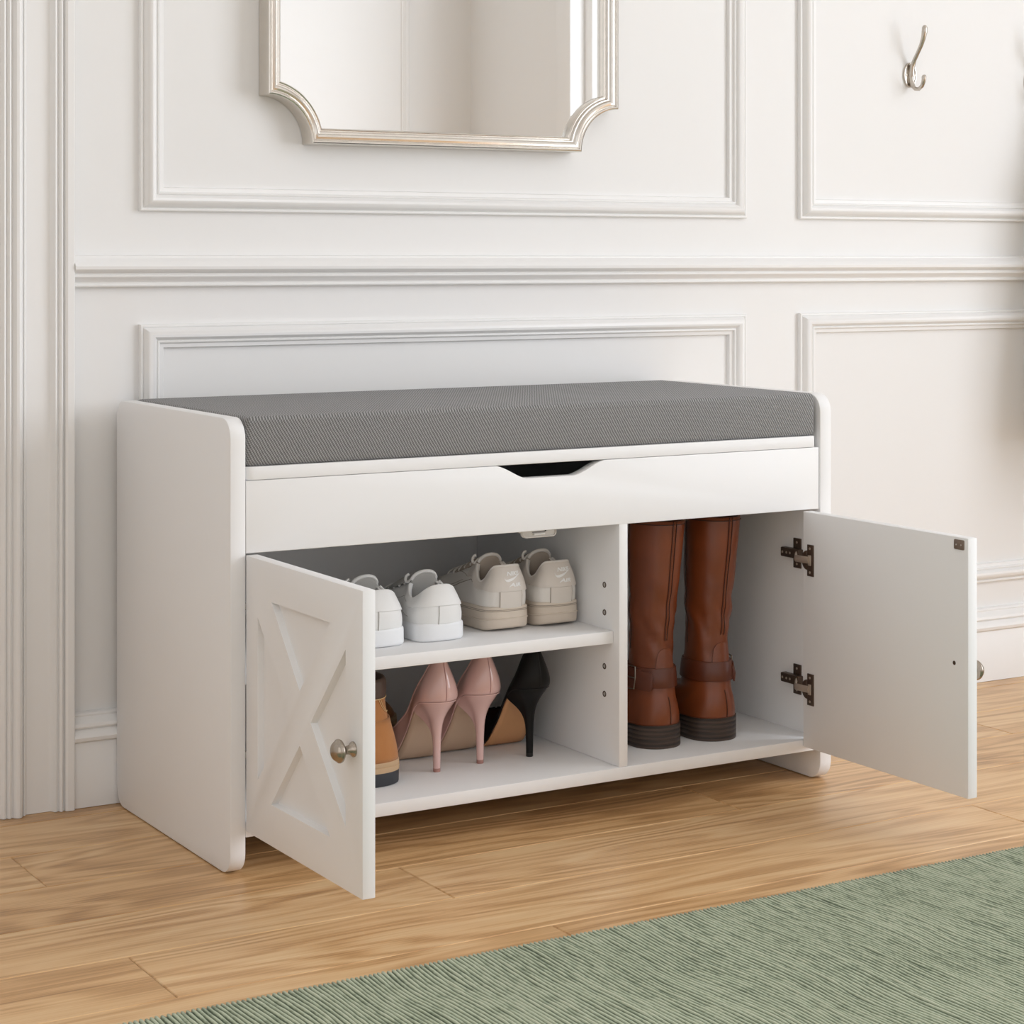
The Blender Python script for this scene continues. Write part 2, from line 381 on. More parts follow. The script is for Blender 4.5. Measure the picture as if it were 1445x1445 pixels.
rect_frame('trim_6', 1.45, 2.365, .7012, 1.95, axis='Y', pos=YF, sgn=1)
# door casing at the left end of the back wall
CAS = [(-.0515, 0), (-.0515, .0195), (-.0525, .0205), (-.0600, .0205), (-.0622, .0190), (-.0632, .0150), (-.0640, .0150), (-.0655, .0185), (-.0672, .0195), (-.0690, .0180), (-.0700, .0150), (-.0710, .0150), (-.0722, .0172), (-.0740, .0176), (-.0755, .0150), (-.0775, .0115), (-.0790, .0105), (-.1065, .0105), (-.1085, .0120), (-.1092, .0150), (-.1105, .0150), (-.1112, .0135), (-.1125, .0165), (-.1150, .0205), (-.1180, .0220), (-.1210, .0215), (-.1235, .0185), (-.1245, .0160), (-.1258, .0160), (-.1268, .0185), (-.1285, .0192), (-.1300, .0175), (-.1312, .0150), (-.1325, .0170), (-.1345, .0180), (-.1365, .0165), (-.1385, .0130), (-.165, .0120), (-.165, 0)]
r = [[(x, YW-h, z) for x, h in CAS] for z in (.0005, 2.3)]
struct(MB().loft(r).build('trim_7', M['trim'], ang=28))

# ------------------------------------------------------------------ storage bench
BW, BD, BH, T = .80, .340, .4773, .0174
bench = thing('storage_bench', 'white wooden shoe storage bench with both doors open against the panelled wall', 'bench')
for x0 in (0, BW-T):
    MB().prism(rrect(0, BD, .001, BH, (.022, .022, .02, .022), 7), (x0, x0+T), 'X', bev=.0012).build('side_panel', M['white'], bench)
poly = [(.0178, .336), (.7803, .336), (.7803, .4118)]
def smoothcurve(p0, p1, n=8):
    # S-shaped edge of the finger notch
    return [(p0[0]+(p1[0]-p0[0])*t, p0[1]+(p1[1]-p0[1])*(t*t*(3-2*t)*.55+t*.45)) for t in (k/n for k in range(n+1))]
poly += smoothcurve((.4655, .4118), (.424, .3962)) + smoothcurve((.360, .3962), (.3215, .4118)) + [(.0178, .4118)]
MB().prism(poly, (0, .0145), 'Y', bev=.0008).build('front_panel', M['white'], bench)
MB().prism(rrect(.0176, .7742, .0002, .333, (.010, .002, 0, 0), 5), (.4122, .4262), 'Z', bev=.0012).build('seat_board', M['white'], bench)
MB().box(.0174, .7826, 0, BD-.006, .0395, .0540).build('bottom_board', M['white'], bench)
MB().box(.0174, .7826, BD-.007, BD-.001, .0300, .4110).build('back_panel', M['white'], bench)
MB().box(.0174, .7826, .0146, BD-.0072, .3385, .3500).build('storage_floor', M['white'], bench)
dv = MB().box(.4857, .4976, .0005, BD-.0072, .0541, .3384).build('divider', M['white'], bench)
for z in (.2619, .2295, .1664, .134):
    mt = Matrix.Translation((.4857, .0314, z)) @ Matrix.Rotation(-PI/2, 4, 'Y')
    hb = MB().lathe([(.0024, -.0004), (.0036, .0001), (.0034, .0006), (.0026, .0006), (.0024, .0001)], mt, 20, 0)
    hb.lathe([(.0024, -.0003), (.0024, .00015), (.0012, .00016), (.0010, .0004)], mt, 16, 1)
    hb.build('pin_hole', [M['hinge'], M['seam_grey']], dv)
MB().box(.0176, .4855, .012, BD-.0074, .1962, .2105).build('shelf', M['white'], bench)
cb = MB().prism(rrect(.369, .4155, .3245, .3384, (.006, .004, 0, 0), 5), (.026, .030), 'Y', bev=.0006)
rim = [(x, .0255, z) for x, z in rrect(.3698, .4147, .3253, .3384, (.006, .004, 0, 0), 5)]
cb.tube(rim, .0009, 6, closed=True)
cb.box(.3655, .3690, .0255, .031, .3310, .3384, bev=.0006)
cb.box(.3845, .3995, .0238, .0262, .3275, .3296, bev=.0005, mi=1)
cb.box(.3830, .4000, .0252, .0262, .3306, .3311, bev=0, mi=2)
cb.lathe([(.0009, 0), (.0009, .001)], Matrix.Translation((.4008, .0262, .3318)) @ Matrix.Rotation(PI/2, 4, 'X'), 12, 2)
cb.build('magnetic_catch', [M['plastic'], M['logo'], M['dark']], bench)

# doors: slab with four triangular recesses leaving frame and X brace
def door_mesh():
    """closed-door frame: local d (width) along +Y', z up, outer face at x=0, thickness to +x"""
    W_, Z0, Z1, TH = .2710, .0462, .3345, .0136
    a = MB().box(0, TH, 0, W_, Z0, Z1, bev=.0009).build('tmp_a', M['white'])
    c = MB(); e = .0065; k = .0022
    cx, cz = .1327, .1895
    for tri in ([(.064, .2945), (.2014, .2945), (cx, .2160)], [(.064, .0885), (.2014, .0885), (cx, .1625)], [(.030, .274), (.030, .106), (.1076, cz)], [(.2353, .274), (.2353, .106), (.1577, cz)]):
        g = (sum(p[0] for p in tri)/3, sum(p[1] for p in tri)/3)
        def ins(p, q): return (p[0]+(g[0]-p[0])*q, p[1]+(g[1]-p[1])*q)
        inn = [ins(p, .05) for p in tri]
        # widen above the surface along the same slope so the cut is clean
        up = [ins(p, -.05) for p in tri]
        c.loft([[(-e, p[0], p[1]) for p in up], [(e, p[0], p[1]) for p in inn]])
    b = c.build('tmp_b', M['white'], smooth=False)
    md = a.modifiers.new('cut', 'BOOLEAN'); md.object = b; md.operation = 'DIFFERENCE'; md.solver = 'EXACT'
    dg = bpy.context.evaluated_depsgraph_get(); me = bpy.data.meshes.new_from_object(a.evaluated_get(dg))
    for o in (a, b): bpy.data.objects.remove(o)
    me.shade_smooth(); me.set_sharp_from_angle(angle=math.radians(30)); return me
dm = door_mesh()
def place_mesh(name, me, parent, matrix, flip=False):
    m2 = me.copy(); m2.transform(matrix)
    if flip: m2.flip_normals()
    m2.name = name
    if not m2.materials: m2.materials.append(M['white'])
    o = bpy.data.objects.new(name, m2); COL.objects.link(o); o.parent = parent; return o
KNOB = [(.0001, 0), (.0073, 0), (.0074, .0010), (.0066, .0022), (.0050, .0036), (.0041, .0060), (.0040, .0085), (.0046, .0102), (.0062, .0112), (.0088, .0122), (.0107, .0136), (.0113, .0152), (.0110, .0166), (.0102, .0174), (.0097, .0178), (.0092, .0190), (.0072, .0212), (.0040, .0226), (.0001, .0230)]
def add_door(hx, side):
    # side -1: left door (outer face towards -X); +1: right door
    m = Matrix.Translation((hx, -.0005, 0)) @ Matrix.Diagonal((1 if side < 0 else -1, -1, 1, 1))
    d = place_mesh('door', dm, bench, m if side < 0 else m @ Matrix.Diagonal((1, .289/.271, 1, 1)), flip=(side < 0))
    w = .271 if side < 0 else .289
    kx = Matrix.Translation((hx, -(w-.0180), .1832)) @ Matrix.Rotation(-PI/2 if side < 0 else PI/2, 4, 'Y')
    MB().lathe(KNOB, kx, 40).build('knob', M['pewter'], d, ang=60)
    return d
dl = add_door(.0174, -1)
dr = add_door(.7690, 1)
tag(dl, 'left door seen from outside, with X shaped brace'); tag(dr, 'right door seen from its flat inner side')
XI = .7690-.0136        # inner face of right door
sp = MB().prism(rrect(-.2838, -.2680, .3208, .3318, (.0015, .0015, .0015, .0015), 3), (XI-.0012, XI+.0002), 'X', bev=.0003)
sp.lathe([(.0012, 0), (.0010, .0006)], Matrix.Translation((XI-.0011, -.2800, .3262)) @ Matrix.Rotation(-PI/2, 4, 'Y'), 12, 1)
sp.lathe([(.0012, 0), (.0010, .0006)], Matrix.Translation((XI-.0011, -.2722, .3262)) @ Matrix.Rotation(-PI/2, 4, 'Y'), 12, 1)
sp.build('strike_plate', [M['plate'], M['nickel']], dr)
mt = Matrix.Translation((XI, -.2676, .1935)) @ Matrix.Rotation(-PI/2, 4, 'Y')
MB().lathe([(.0022, -.0001), (.0024, .0002), (.0016, .0004), (.0012, .0002), (.0006, .0004)], mt, 18).build('screw', M['hinge'], dr)
def hinge(parent, zc, xi, xp, s):
    """concealed hinge: xi = door inner face, xp = side panel inner face, s = -1 when the free side is towards -X"""
    h = MB()
    def bx(x0, x1, *r, **k):
        x0, x1 = sorted((x0, x1)); h.box(x0, x1, *r, **k)
    # plate on the door
    bx(xi+s*.0016, xi-s*.0002, -.0217, -.0100, zc-.0192, zc+.0192, bev=.0005)
    # round cup beside it
    ring = []
    for k in range(13):
        a = -PI/2+PI*k/12; ring.append((-.0102+.0098*math.cos(a), zc+.0118*math.sin(a)))
    h.prism(ring, tuple(sorted((xi+s*.0024, xi-s*.0002))), 'X', bev=.0004)
    bx(xi+s*.0030, xi+s*.0010, -.0180, -.0128, zc-.0062, zc+.0066, bev=.0005, mi=1)
    # arm bridging to the side panel
    h.tube([(xi+s*.0034, -.0150, zc+.0005), (xi+s*.0046, -.0060, zc+.0005), (xi+s*.0052, .0080, zc+.0005), ((xi+xp)/2+s*.0040, .0260, zc), (xp+s*.0086, .0360, zc)], .0042, 8, mi=1, flat=.35, up=(1, 0, 0))
    # mounting plate and arm body on the panel
    bx(xp+s*.0018, xp-s*.0002, .0362, .0510, zc-.0186, zc+.0186, bev=.0006)
    bx(xp+s*.0086, xp-s*.0002, .0330, .0680, zc-.0058, zc+.0058, bev=.0012)
    rot = Matrix.Rotation(PI/2 if s > 0 else -PI/2, 4, 'Y')
    for (x, y, z) in ((xp+s*.0016, .0436, zc+.0135), (xp+s*.0016, .0436, zc-.0135), (xp+s*.0084, .0640, zc), (xp+s*.0084, .0560, zc), (xp+s*.0084, .0490, zc), (xi+s*.0014, -.0155, zc+.0145), (xi+s*.0014, -.0155, zc-.0145)):
        h.lathe([(.0017, 0), (.0015, .0005), (.0004, .0003)], Matrix.Translation((x, y, z)) @ rot, 12, 1)
    h.build('hinge', [M['hinge'], M['satin']], parent)
for zc in (.2760, .1185): hinge(dr, zc, XI, BW-T, -1)
for zc in (.2760, .1185):
    h = MB(); h.box(.0311, .0327, -.0217, -.0100, zc-.0192, zc+.0192, bev=.0005); h.box(.0176, .0262, .0330, .0680, zc-.0058, zc+.0058, bev=.001); h.box(.0176, .0194, .0362, .0510, zc-.0186, zc+.0186, bev=.0006)
    h.tube([(.0335, -.0150, zc), (.0350, -.002, zc), (.0320, .018, zc), (.0262, .034, zc)], .0042, 8, mi=1, flat=.35, up=(1, 0, 0))
    h.build('hinge', [M['hinge'], M['nickel']], dl)

# ------------------------------------------------------------------ cushion
def cushion():
    x0, x1, y0, y1, z0, z1 = .0190, .7765, .0015, .330, .4264, .4784
    nx, ny, nz = 60, 26, 8; r = .006
    bm = bmesh.new(); bmesh.ops.create_cube(bm, size=1)
    for v in bm.verts: v.co = Vector(((x0+x1)/2+v.co.x*(x1-x0), (y0+y1)/2+v.co.y*(y1-y0), (z0+z1)/2+v.co.z*(z1-z0)))
    bmesh.ops.bevel(bm, geom=bm.edges[:], offset=r, segments=4, profile=.5, affect='EDGES')
    o = MB().bm(bm).build('seat_cushion', M['cushion'], ang=60)
    return tag(o, 'grey woven seat cushion lying on top of the white bench', 'cushion')
cushion()

# ------------------------------------------------------------------ mirror
mx0, mx1, mz0, mz1, R0, HM = .1900, .7040, .7865, 1.62, .0588, .030
def mirror_path(o, n=14):
    """closed outline, offset o inwards, concave quarter-circle corners"""
    R = R0+o; a0 = math.asin(min(1, o/R)); out = []
    for (cx, cz, base) in ((mx0, mz0, 0), (mx1, mz0, PI/2), (mx1, mz1, PI), (mx0, mz1, 1.5*PI)):
        for k in range(n+1):
            a = base+PI/2-a0-(PI/2-2*a0)*k/n
            out.append((cx+R*math.cos(a), cz+R*math.sin(a)))
    # order: each corner from its second wall to the first
    return out
MPROF = [(0, .0), (0, .0265), (.0008, .0285), (.0022, .0292), (.0036, .0284), (.0042, .0262), (.0050, .0258), (.0064, .0272), (.0088, .0280), (.0110, .0268), (.0122, .0246), (.0130, .0240), (.0144, .0240), (.0156, .0222), (.0164, .0206), (.0172, .0206), (.0184, .0212), (.0194, .0204), (.0200, .0180), (.0200, .0120)]
mir = thing('wall_mirror', 'silver framed wall mirror with scooped corners hung above the bench', 'mirror', (.447, YW, 0))
rings = [[(x-.447, -h-.0005, z) for x, z in mirror_path(o)] for o, h in MPROF]
MB().loft(rings, cap0=False, cap1=False).build('frame', M['silver'], mir, ang=25)
gp = [(x-.447, z) for x, z in mirror_path(.0195)]
MB().prism(gp, (-.0125, -.004), 'Y', bev=0).build('mirror_glass', M['mirror'], mir, smooth=False)

# ------------------------------------------------------------------ wall hooks
def make_hook(x, z, label):
    h = thing('wall_hook', label, 'hook', (x, YW, z), 0, 'coat hooks on the wall')
    n = 36
    def ell(a, b, y): return [(a*math.sin(2*PI*k/n), y, b*math.cos(2*PI*k/n)) for k in range(n)]
    MB().loft([ell(.0122, .0187, -.0002), ell(.0122, .0187, -.0022), ell(.0114, .0178, -.0034), ell(.0103, .0166, -.0034), ell(.0098, .0160, -.0024), ell(.004, .008, -.0026)]).build('plate', M['nickel'], h)
    up = [(0, -.0030, -.012), (0, -.0050, .002), (0, -.0068, .012), (0, -.0120, .022), (0, -.0200, .033), (0, -.0268, .043), (0, -.0315, .053), (0, -.0338, .062), (0, -.0342, .068), (0, -.0340, .0712)]
    MB().tube(up, [.0036, .0050, .0040, .0030, .0029, .0031, .0036, .0043, .0042, .0022], 14).build('upper_prong', M['nickel'], h)
    lo = [(0, -.0040, .004), (0, -.0052, -.008), (0, -.0078, -.0165), (0, -.0140, -.0215), (0, -.0215, -.0222), (0, -.0285, -.0180), (0, -.0322, -.0105), (0, -.0330, -.0045), (0, -.0328, -.0020)]
    MB().tube(lo, [.0040, .0042, .0034, .0028, .0028, .0029, .0033, .0036, .0020], 14).build('lower_prong', M['nickel'], h)
    for s in (-1, 1):
        MB().lathe([(.0018, 0), (.0016, .0008), (.0004, .0006)], Matrix.Translation((s*.0080, -.0026, 0)) @ Matrix.Rotation(PI/2, 4, 'X'), 14).build('screw', M['pewter'], h)
    return h
hk = make_hook(1.2435, .9180, 'brushed nickel double wall hook in full view right of the mirror')
dup(hk, (1.489, YW, .9180), 0, 'brushed nickel hook cut off by the right edge of the photo')
# coat hanging on the second hook, beyond the right edge of the frame: it throws the soft shadow on the wall
def coat():
    zs = [(.905, .012, .018), (.885, .06, .035), (.84, .100, .055), (.74, .120, .080), (.60, .133, .095), (.45, .139, .100), (.36, .141, .100)]
    rings = []
    for z, a, b in zs:
        rings.append([(1.628+(.0 if z < .84 else -.08*(z-.84)/.065)+a*math.cos(t)*(1+.04*math.sin(7*t+z*9)), YW-.006-b+b*math.sin(t)*(1+.05*math.sin(5*t)), z) for t in (2*PI*k/40 for k in range(40))])
    o = MB().loft(rings).build('hanging_coat', M['coat'], ang=70)
    return tag(o, 'taupe coat hanging at the far right, seen only by its shadow on the wall', 'coat')
coat()

# ------------------------------------------------------------------ rug
def rug():
    pit = .0046; x0, x1, y1, y0 = -.62, 1.75, -.348, -1.55
    n = int((x1-x0)/pit); ys = []
    y = y1; st = .006
    while y > y0: ys.append(y); y -= st; st = min(.05, st*1.02)
    ys.append(y0)
    prof = [(0, .0), (.22, .75), (.5, 1), (.78, .75)]
    verts = []; rib = []; m = 4*n+1
    for j, y in enumerate(ys):
        for i in range(n):
            for (t, h) in prof:
                x = x0+(i+t)*pit
                w = noise.noise(Vector((i*.37, y*14, 3.1)))*.35*pit+noise.noise(Vector((x*9, y*9, 1.7)))*1.6*pit
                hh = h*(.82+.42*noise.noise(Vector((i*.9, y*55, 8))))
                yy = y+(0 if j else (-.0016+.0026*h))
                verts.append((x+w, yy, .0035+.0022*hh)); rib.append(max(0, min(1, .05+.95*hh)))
        verts.append((x0+n*pit, y, .0035)); rib.append(0)
    f = [(j*m+i, j*m+i+1, (j+1)*m+i+1, (j+1)*m+i) for j in range(len(ys)-1) for i in range(m-1)]
    o = len(verts)
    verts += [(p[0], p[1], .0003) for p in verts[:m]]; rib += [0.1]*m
    f += [(o+i, o+i+1, i+1, i) for i in range(m-1)]
    me = bpy.data.meshes.new('rug'); me.from_pydata(verts, [], f); me.materials.append(M['rug'])
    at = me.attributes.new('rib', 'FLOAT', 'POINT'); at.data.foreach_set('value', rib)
    me.shade_smooth()
    ob = bpy.data.objects.new('rug', me); COL.objects.link(ob)
    return tag(ob, 'sage green ribbed rug on the oak floor in front of the bench', 'rug')
rug()

# ------------------------------------------------------------------ footwear surfaces
def half_width(keys, hl, hp, tl, tp):
    f = pchip(keys)
    def w(s):
        v = f(s)
        if s < hl: v *= max(0, 1-((hl-s)/hl)**hp)**(1/hp)
        if s > 1-tl: v *= max(0, 1-((s-1+tl)/tl)**tp)**(1/tp)
        return v
    return w
def us(u):
    s = (1-math.cos(2*PI*abs(u)))/2
    return s, (1 if u >= 0 else -1)
class Upper:
    """surface between the sole outline and the top line; u in [-.5,.5], 0 = heel, +-.5 = toe, v = 0 sole .. 1 top"""
    def __init__(s, L, w, zb, xt, yt, zt, bl, bulge, hv=1.25, bv=1.0): s.hv, s.bv = hv, bv; s.L, s.w, s.zb, s.xt, s.yt, s.zt, s.bl, s.bg = L, w, zb, xt, yt, zt, bl, bulge
    def B(s, u): q, sd = us(u); return Vector((sd*s.w(q), s.L*q, s.zb(q)))
    def P(s, u, v, off=0):
        q, sd = us(u); B = s.B(u); T = Vector((sd*s.xt(q), s.yt(q), s.zt(q))); b = s.bl(q)
        h = (1-b)*v**s.hv+b*(1-math.cos(v*PI/2)); hz = (1-b)*v+b*math.sin(v*PI/2)
        p = Vector((B.x+(T.x-B.x)*h, B.y+(T.y-B.y)*h, B.z+(T.z-B.z)*hz))
        g = s.bg(q)*math.sin(PI*min(1, v)**s.bv)
        if g or off:
            n = s.out(u); p += n*g
        if off: p += s.N(u, v)*off
        return p
    def out(s, u):
        a = s.B(u-.01 if u-.01 > -.5 else u); b = s.B(u+.01 if u+.01 < .5 else u)
        t = b-a; t.z = 0
        n = Vector((t.y, -t.x, 0)); return n.normalized() if n.length > 1e-9 else Vector((0, -1, 0))
    def N(s, u, v):
        e = .004; a = s.P(min(.4999, u+e), v)-s.P(max(-.4999, u-e), v); b = s.P(u, min(1, v+.02))-s.P(u, max(0, v-.02))
        n = a.cross(b); n = n.normalized() if n.length > 1e-12 else s.out(u)
        return n if n.dot(s.out(u))+n.z*.3 > 0 else -n
def upper_mesh(U, nu=96, nv=18):
    rings = [[U.P(-.5+k/nu, j/nv) for k in range(nu)] for j in range(nv+1)]
    return MB().loft(rings, cap0=False, cap1=False)
def solidify(o, th, sub=0, off=-1):
    m = o.modifiers.new('solid', 'SOLIDIFY'); m.thickness = th; m.offset = off; m.use_even_offset = False
    if sub: q = o.modifiers.new('sub', 'SUBSURF'); q.levels = 1; q.render_levels = sub
    return o
def orient(o, ref=Vector((0, -1, .2))):
    # outward normals on the heel side
    me = o.data; p = min(me.polygons, key=lambda p: p.center.y)
    if p.normal.dot(ref) < 0: me.flip_normals()
    return o
def patch(U, u0, u1, vlo, vhi, off, nu=28, nv=8):
    """raised overlay on the surface"""
    top = [[U.P(u0+(u1-u0)*i/nu, vlo(t)+(vhi(t)-vlo(t))*j/nv, off) for j in range(nv+1)] for i in range(nu+1) for t in [i/nu]]
    bot = [[U.P(u0+(u1-u0)*i/nu, vlo(t)+(vhi(t)-vlo(t))*j/nv, -.0006) for j in range(nv+1)] for i in range(nu+1) for t in [i/nu]]
    mb = MB(); n = nv+1
    v = [p for q in top for p in q]+[p for q in bot for p in q]; o = (nu+1)*n; f = []
    for i in range(nu):
        for j in range(nv): f.append((i*n+j, i*n+j+1, (i+1)*n+j+1, (i+1)*n+j)); f.append((o+i*n+j, o+(i+1)*n+j, o+(i+1)*n+j+1, o+i*n+j+1))
        f.append((i*n, (i+1)*n, o+(i+1)*n, o+i*n)); f.append((i*n+nv, o+i*n+nv, o+(i+1)*n+nv, (i+1)*n+nv))
    for j in range(nv): f.append((j, o+j, o+j+1, j+1)); e = nu*n; f.append((e+j, e+j+1, o+e+j+1, o+e+j))
    return mb.add(v, f)
def seam(mb, U, pts, r=.0005, off=.0002, n=24, mi=0):
    """thin line on the surface through (u,v) points"""
    P = []
    for k in range(n+1):
        t = k/n*(len(pts)-1); i = min(len(pts)-2, int(t)); f = t-i
        P.append(U.P(pts[i][0]*(1-f)+pts[i+1][0]*f, pts[i][1]*(1-f)+pts[i+1][1]*f, off))
    return mb.tube(P, r, 5, mi=mi)
def outline_ring(L, w, out, n=96):
    pts = []
    for k in range(n):
        u = -.5+k/n; s, sd = us(u); pts.append(Vector((sd*w(s), L*s, 0)))
    res = []
    for k in range(n):
        t = pts[(k+1) % n]-pts[k-1]; nn = Vector((t.y, -t.x, 0)); nn = nn.normalized() if nn.length > 1e-9 else Vector((0, -1, 0))
        res.append(pts[k]+nn*out)
    return res
def sole_mesh(L, w, prof, lift, top):
    """prof: (fraction of height, outset)"""
    rings = []
    for fz, out in prof:
        r = outline_ring(L, w, out)
        rings.append([Vector((p.x, p.y, lift(p.y/L)*(1-fz)+top(max(0, min(1, p.y/L)))*fz)) for p in r])
    return MB().loft(rings)
def text_shape(body):
    cu = bpy.data.curves.new('t', 'FONT'); cu.body = body; cu.size = 1; cu.resolution_u = 3; cu.shear = .25; cu.offset = .03
    o = bpy.data.objects.new('t', cu); COL.objects.link(o)
    dg = bpy.context.evaluated_depsgraph_get(); me = bpy.data.meshes.new_from_object(o.evaluated_get(dg))
    v = [p.co.copy() for p in me.vertices]; f = [tuple(p.vertices) for p in me.polygons]
    bpy.data.objects.remove(o); bpy.data.curves.remove(cu); bpy.data.meshes.remove(me)
    x0 = min(p.x for p in v); x1 = max(p.x for p in v); y0 = min(p.y for p in v); y1 = max(p.y for p in v)
    return [((p.x-x0)/(x1-x0), (p.y-y0)/(y1-y0)) for p in v], f

def make_sneaker(name, label, group, L, wide, hh, sole_h, m_up, m_heel, m_sole, m_seam, m_lin, chunky):
    t = thing(name, label, 'sneaker', (0, 0, 0), 0, group)
    k = wide
    w = half_width([(0, .030*k), (.10, .0325*k), (.25, .033*k), (.42, .0325*k), (.70, .0362*k), (.85, .035*k), (1, .027*k)], .085, 2.6, .24, 2.2)
    lift = pchip([(0, .0045), (.05, .0022), (.12, 0), (.78, 0), (1, .010)]) if chunky else pchip([(0, .0008), (.05, 0), (.80, 0), (1, .007)])
    top = pchip([(0, sole_h), (.3, sole_h*.96), (.7, sole_h*.82), (1, sole_h*.95+.004)])
    if chunky: prof = [(0, -.0035), (.04, -.0012), (.10, 0), (.42, .0006), (.44, .0016), (.47, .0016), (.49, .0004), (.86, .0), (.93, .0002), (1, -.0008), (1.0, -.006)]
    else: prof = [(0, -.0022), (.06, -.0006), (.16, .0002), (.84, .0), (.94, -.0003), (1.0, -.0012), (1.0, -.006)]
    sb = sole_mesh(L, w, prof, lift, top)
    if chunky:   # stitched groove lines round the cup sole
        for fz in (.80, .86):
            sb.tube([Vector((p.x, p.y, lift(p.y/L)*(1-fz)+top(max(0, min(1, p.y/L)))*fz)) for p in outline_ring(L, w, .0001)], .00035, 5, closed=True, mi=1)
    sb.build('sole', [m_sole, m_seam], t, ang=50)
    wi = half_width([(0, .028*k), (.10, .0305*k), (.25, .031*k), (.42, .0305*k), (.70, .0342*k), (.85, .033*k), (1, .025*k)], .085, 2.4, .24, 2.2)
    zb = lambda s: top(s)-.0015
    so = .235
    zt = pchip(([(0, hh), (.020, hh*.99), (.042, hh*.94), (.066, hh*.87)] if chunky else [(0, hh), (.006, hh*.985), (.016, hh*.95), (.036, hh*.895), (.062, hh*.84)])+[(.095, hh*.78), (.130, hh*.735), (.165, hh*.77), (.200, hh*.90), (so, hh*1.0), (.30, hh*.95), (.46, hh*.79), (.70, hh*.60), (.84, hh*.53), (.93, hh*.50), (1, hh*.46)])
    xt = pchip([(0, .019*k), (.04, .020*k), (.085, .0225*k), (.14, .0255*k), (.195, .0230*k), (so, .0165*k), (.28, .012*k), (.62, .009*k), (.68, .003*k), (.70, 0), (1, 0)])
    def xt2(s): return xt(s)*(max(0, 1-((.05-s)/.05)**2.2)**(1/2.2) if s < .05 else 1)
    yt = lambda s: L*(pchip([(0, .035), (.08, .10), (.2, .205), (.28, .285), (.7, .70), (.85, .82), (1, .885)])(s))
    bl = pchip([(0, .0), (.2, .1), (.38, .5), (.7, .95), (1, 1)])
    bg = pchip([(0, .0035), (.15, .003), (.3, .001), (.5, 0), (1, 0)])
    U = Upper(L*.992, wi, zb, xt2, yt, zt, bl, bg)
    U0 = U
    ub = upper_mesh(U)
    up = ub.build('upper', [m_up, m_lin], t, ang=80, merge=1e-5, loc=(0, .004*L, 0)); orient(up)
    md = up.modifiers.new('solid', 'SOLIDIFY'); md.thickness = .0038; md.offset = -1; md.material_offset = 1; md.use_even_offset = False
    # collar piping
    pb = MB(); ring = [U.P(u, 1) for u in [(-.155+.31*i/50) for i in range(51)]]
    pb.tube(ring, .0017, 8)
    pb.build('collar', m_up, t, loc=(0, .004*L, 0))
    # tongue
    rows = []; ztop = zt(so)+(.0085 if chunky else .0115)
    for i in range(22):
        if i < 8:        # lining side, from deep inside up to the tip
            f = i/7; y = L*(.250-.035*f); zc = ztop-.036*(1-f); rr = .0158*k*(1+.05*f); dn = .75
        else:            # outer side, from the tip forward under the laces
            f = (i-7)/14; y = L*(.215+.46*f); zc = ztop-f*(hh*.44+.0115)+.004*math.sin(PI*f); rr = .0166*k*(1-.15*f); dn = .9
        row = []
        for j in range(17):
            a = -1.35+2.7*j/16
            row.append(Vector((rr*math.sin(a), y+.006*(1-math.cos(a)), zc-rr*dn*(1-math.cos(a))**1.1)))
        rows.append(row)
    tip = rows[7]
    tb = MB().loft(rows, cap0=False, cap1=False, closed=False); tg = tb.build('tongue', m_lin, t, ang=80)
    solidify(tg, .0026, 1, 0)
    tp = MB().tube([Vector((p.x, p.y, p.z)) for p in tip], .0021, 8); tp.build('tongue_edge', m_up, tg)
    # laces
    lb = MB()
    for i in range(6):
        s_ = .25+.066*i; y = L*s_; z = zt(s_)+.0022; x = xt(s_)+.0042
        pts = [(-x, y+.002, z-.0040), (-x*.8, y, z+.0006), (-x*.35, y-.001, z+.0034), (0, y-.001, z+.0040), (x*.35, y-.001, z+.0034), (x*.8, y, z+.0006), (x, y+.002, z-.0030)]
        lb.tube(pts, .0022, 8, flat=.6)
        if i < 5:
            x2 = xt(s_+.066)+.0042
            lb.tube([(-x, y+.002, z-.0026), (-x*.5, y+L*.012, z+.0018), (0, y+L*.024, z+.0016), (x2*.5, y+L*.036, z), (x2, y+L*.066, z-.006)], .0019, 6, flat=.6)
    # a loop of lace at the top eyelet
    lb.tube([(-.0170*k-.0042*math.sin(q*PI/10), L*(.268-.0012*q), hh*.97+.0048*(1-math.cos(q*PI/10))) for q in range(11)], .0017, 6)
    lb.build('laces', m_up, t)
    # overlays and seams
    O = (0, .004*L, 0)
    if not chunky:
        def lo(tt): return .46+.10*abs(2*tt-1)**2
        def hi(tt): return .995
        patch(U, -.135, .135, lambda q: .50+.22*abs(2*q-1)**2.2, lambda q: .985, .0016).build('heel_tab', m_heel, t, ang=50, loc=O)
        sm = MB(); seam(sm, U, [(-.012, .02), (-.012, .5)], .0006, .0001)
        seam(sm, U, [(-.30, .10), (-.22, .26), (-.12, .30), (0, .30)][:3], .0003, .0001)
        seam(sm, U, [(-.31, .55), (-.25, .42), (-.18, .55), (-.135, .72)], .0003)
        sm.build('seam', m_seam, t, loc=O)
    else:
        def lo(q):
            a = abs(2*q-1); return .40+(.30*max(0, (a-.28)/.32)**1.4 if a < .6 else .30-.10*((a-.6)/.4))
        patch(U, -.185, .185, lo, lambda q: .975, .0013, 44, 8).build('heel_tab', m_heel, t, ang=50, loc=O)
        patch(U, -.030, .030, lambda q: .0, lambda q: .395, .0009, 8, 8).build('back_stay', m_heel, t, ang=50, loc=O)
        sm = MB(); seam(sm, U, [(-.031, .02), (-.031, .40)], .0006, .0005); seam(sm, U, [(.031, .02), (.031, .40)], .0006, .0005)
        seam(sm, U, [(-.34, .06), (-.27, .20), (-.21, .42), (-.15, .60)], .0004); seam(sm, U, [(-.33, .45), (-.27, .30), (-.20, .52)], .0003)
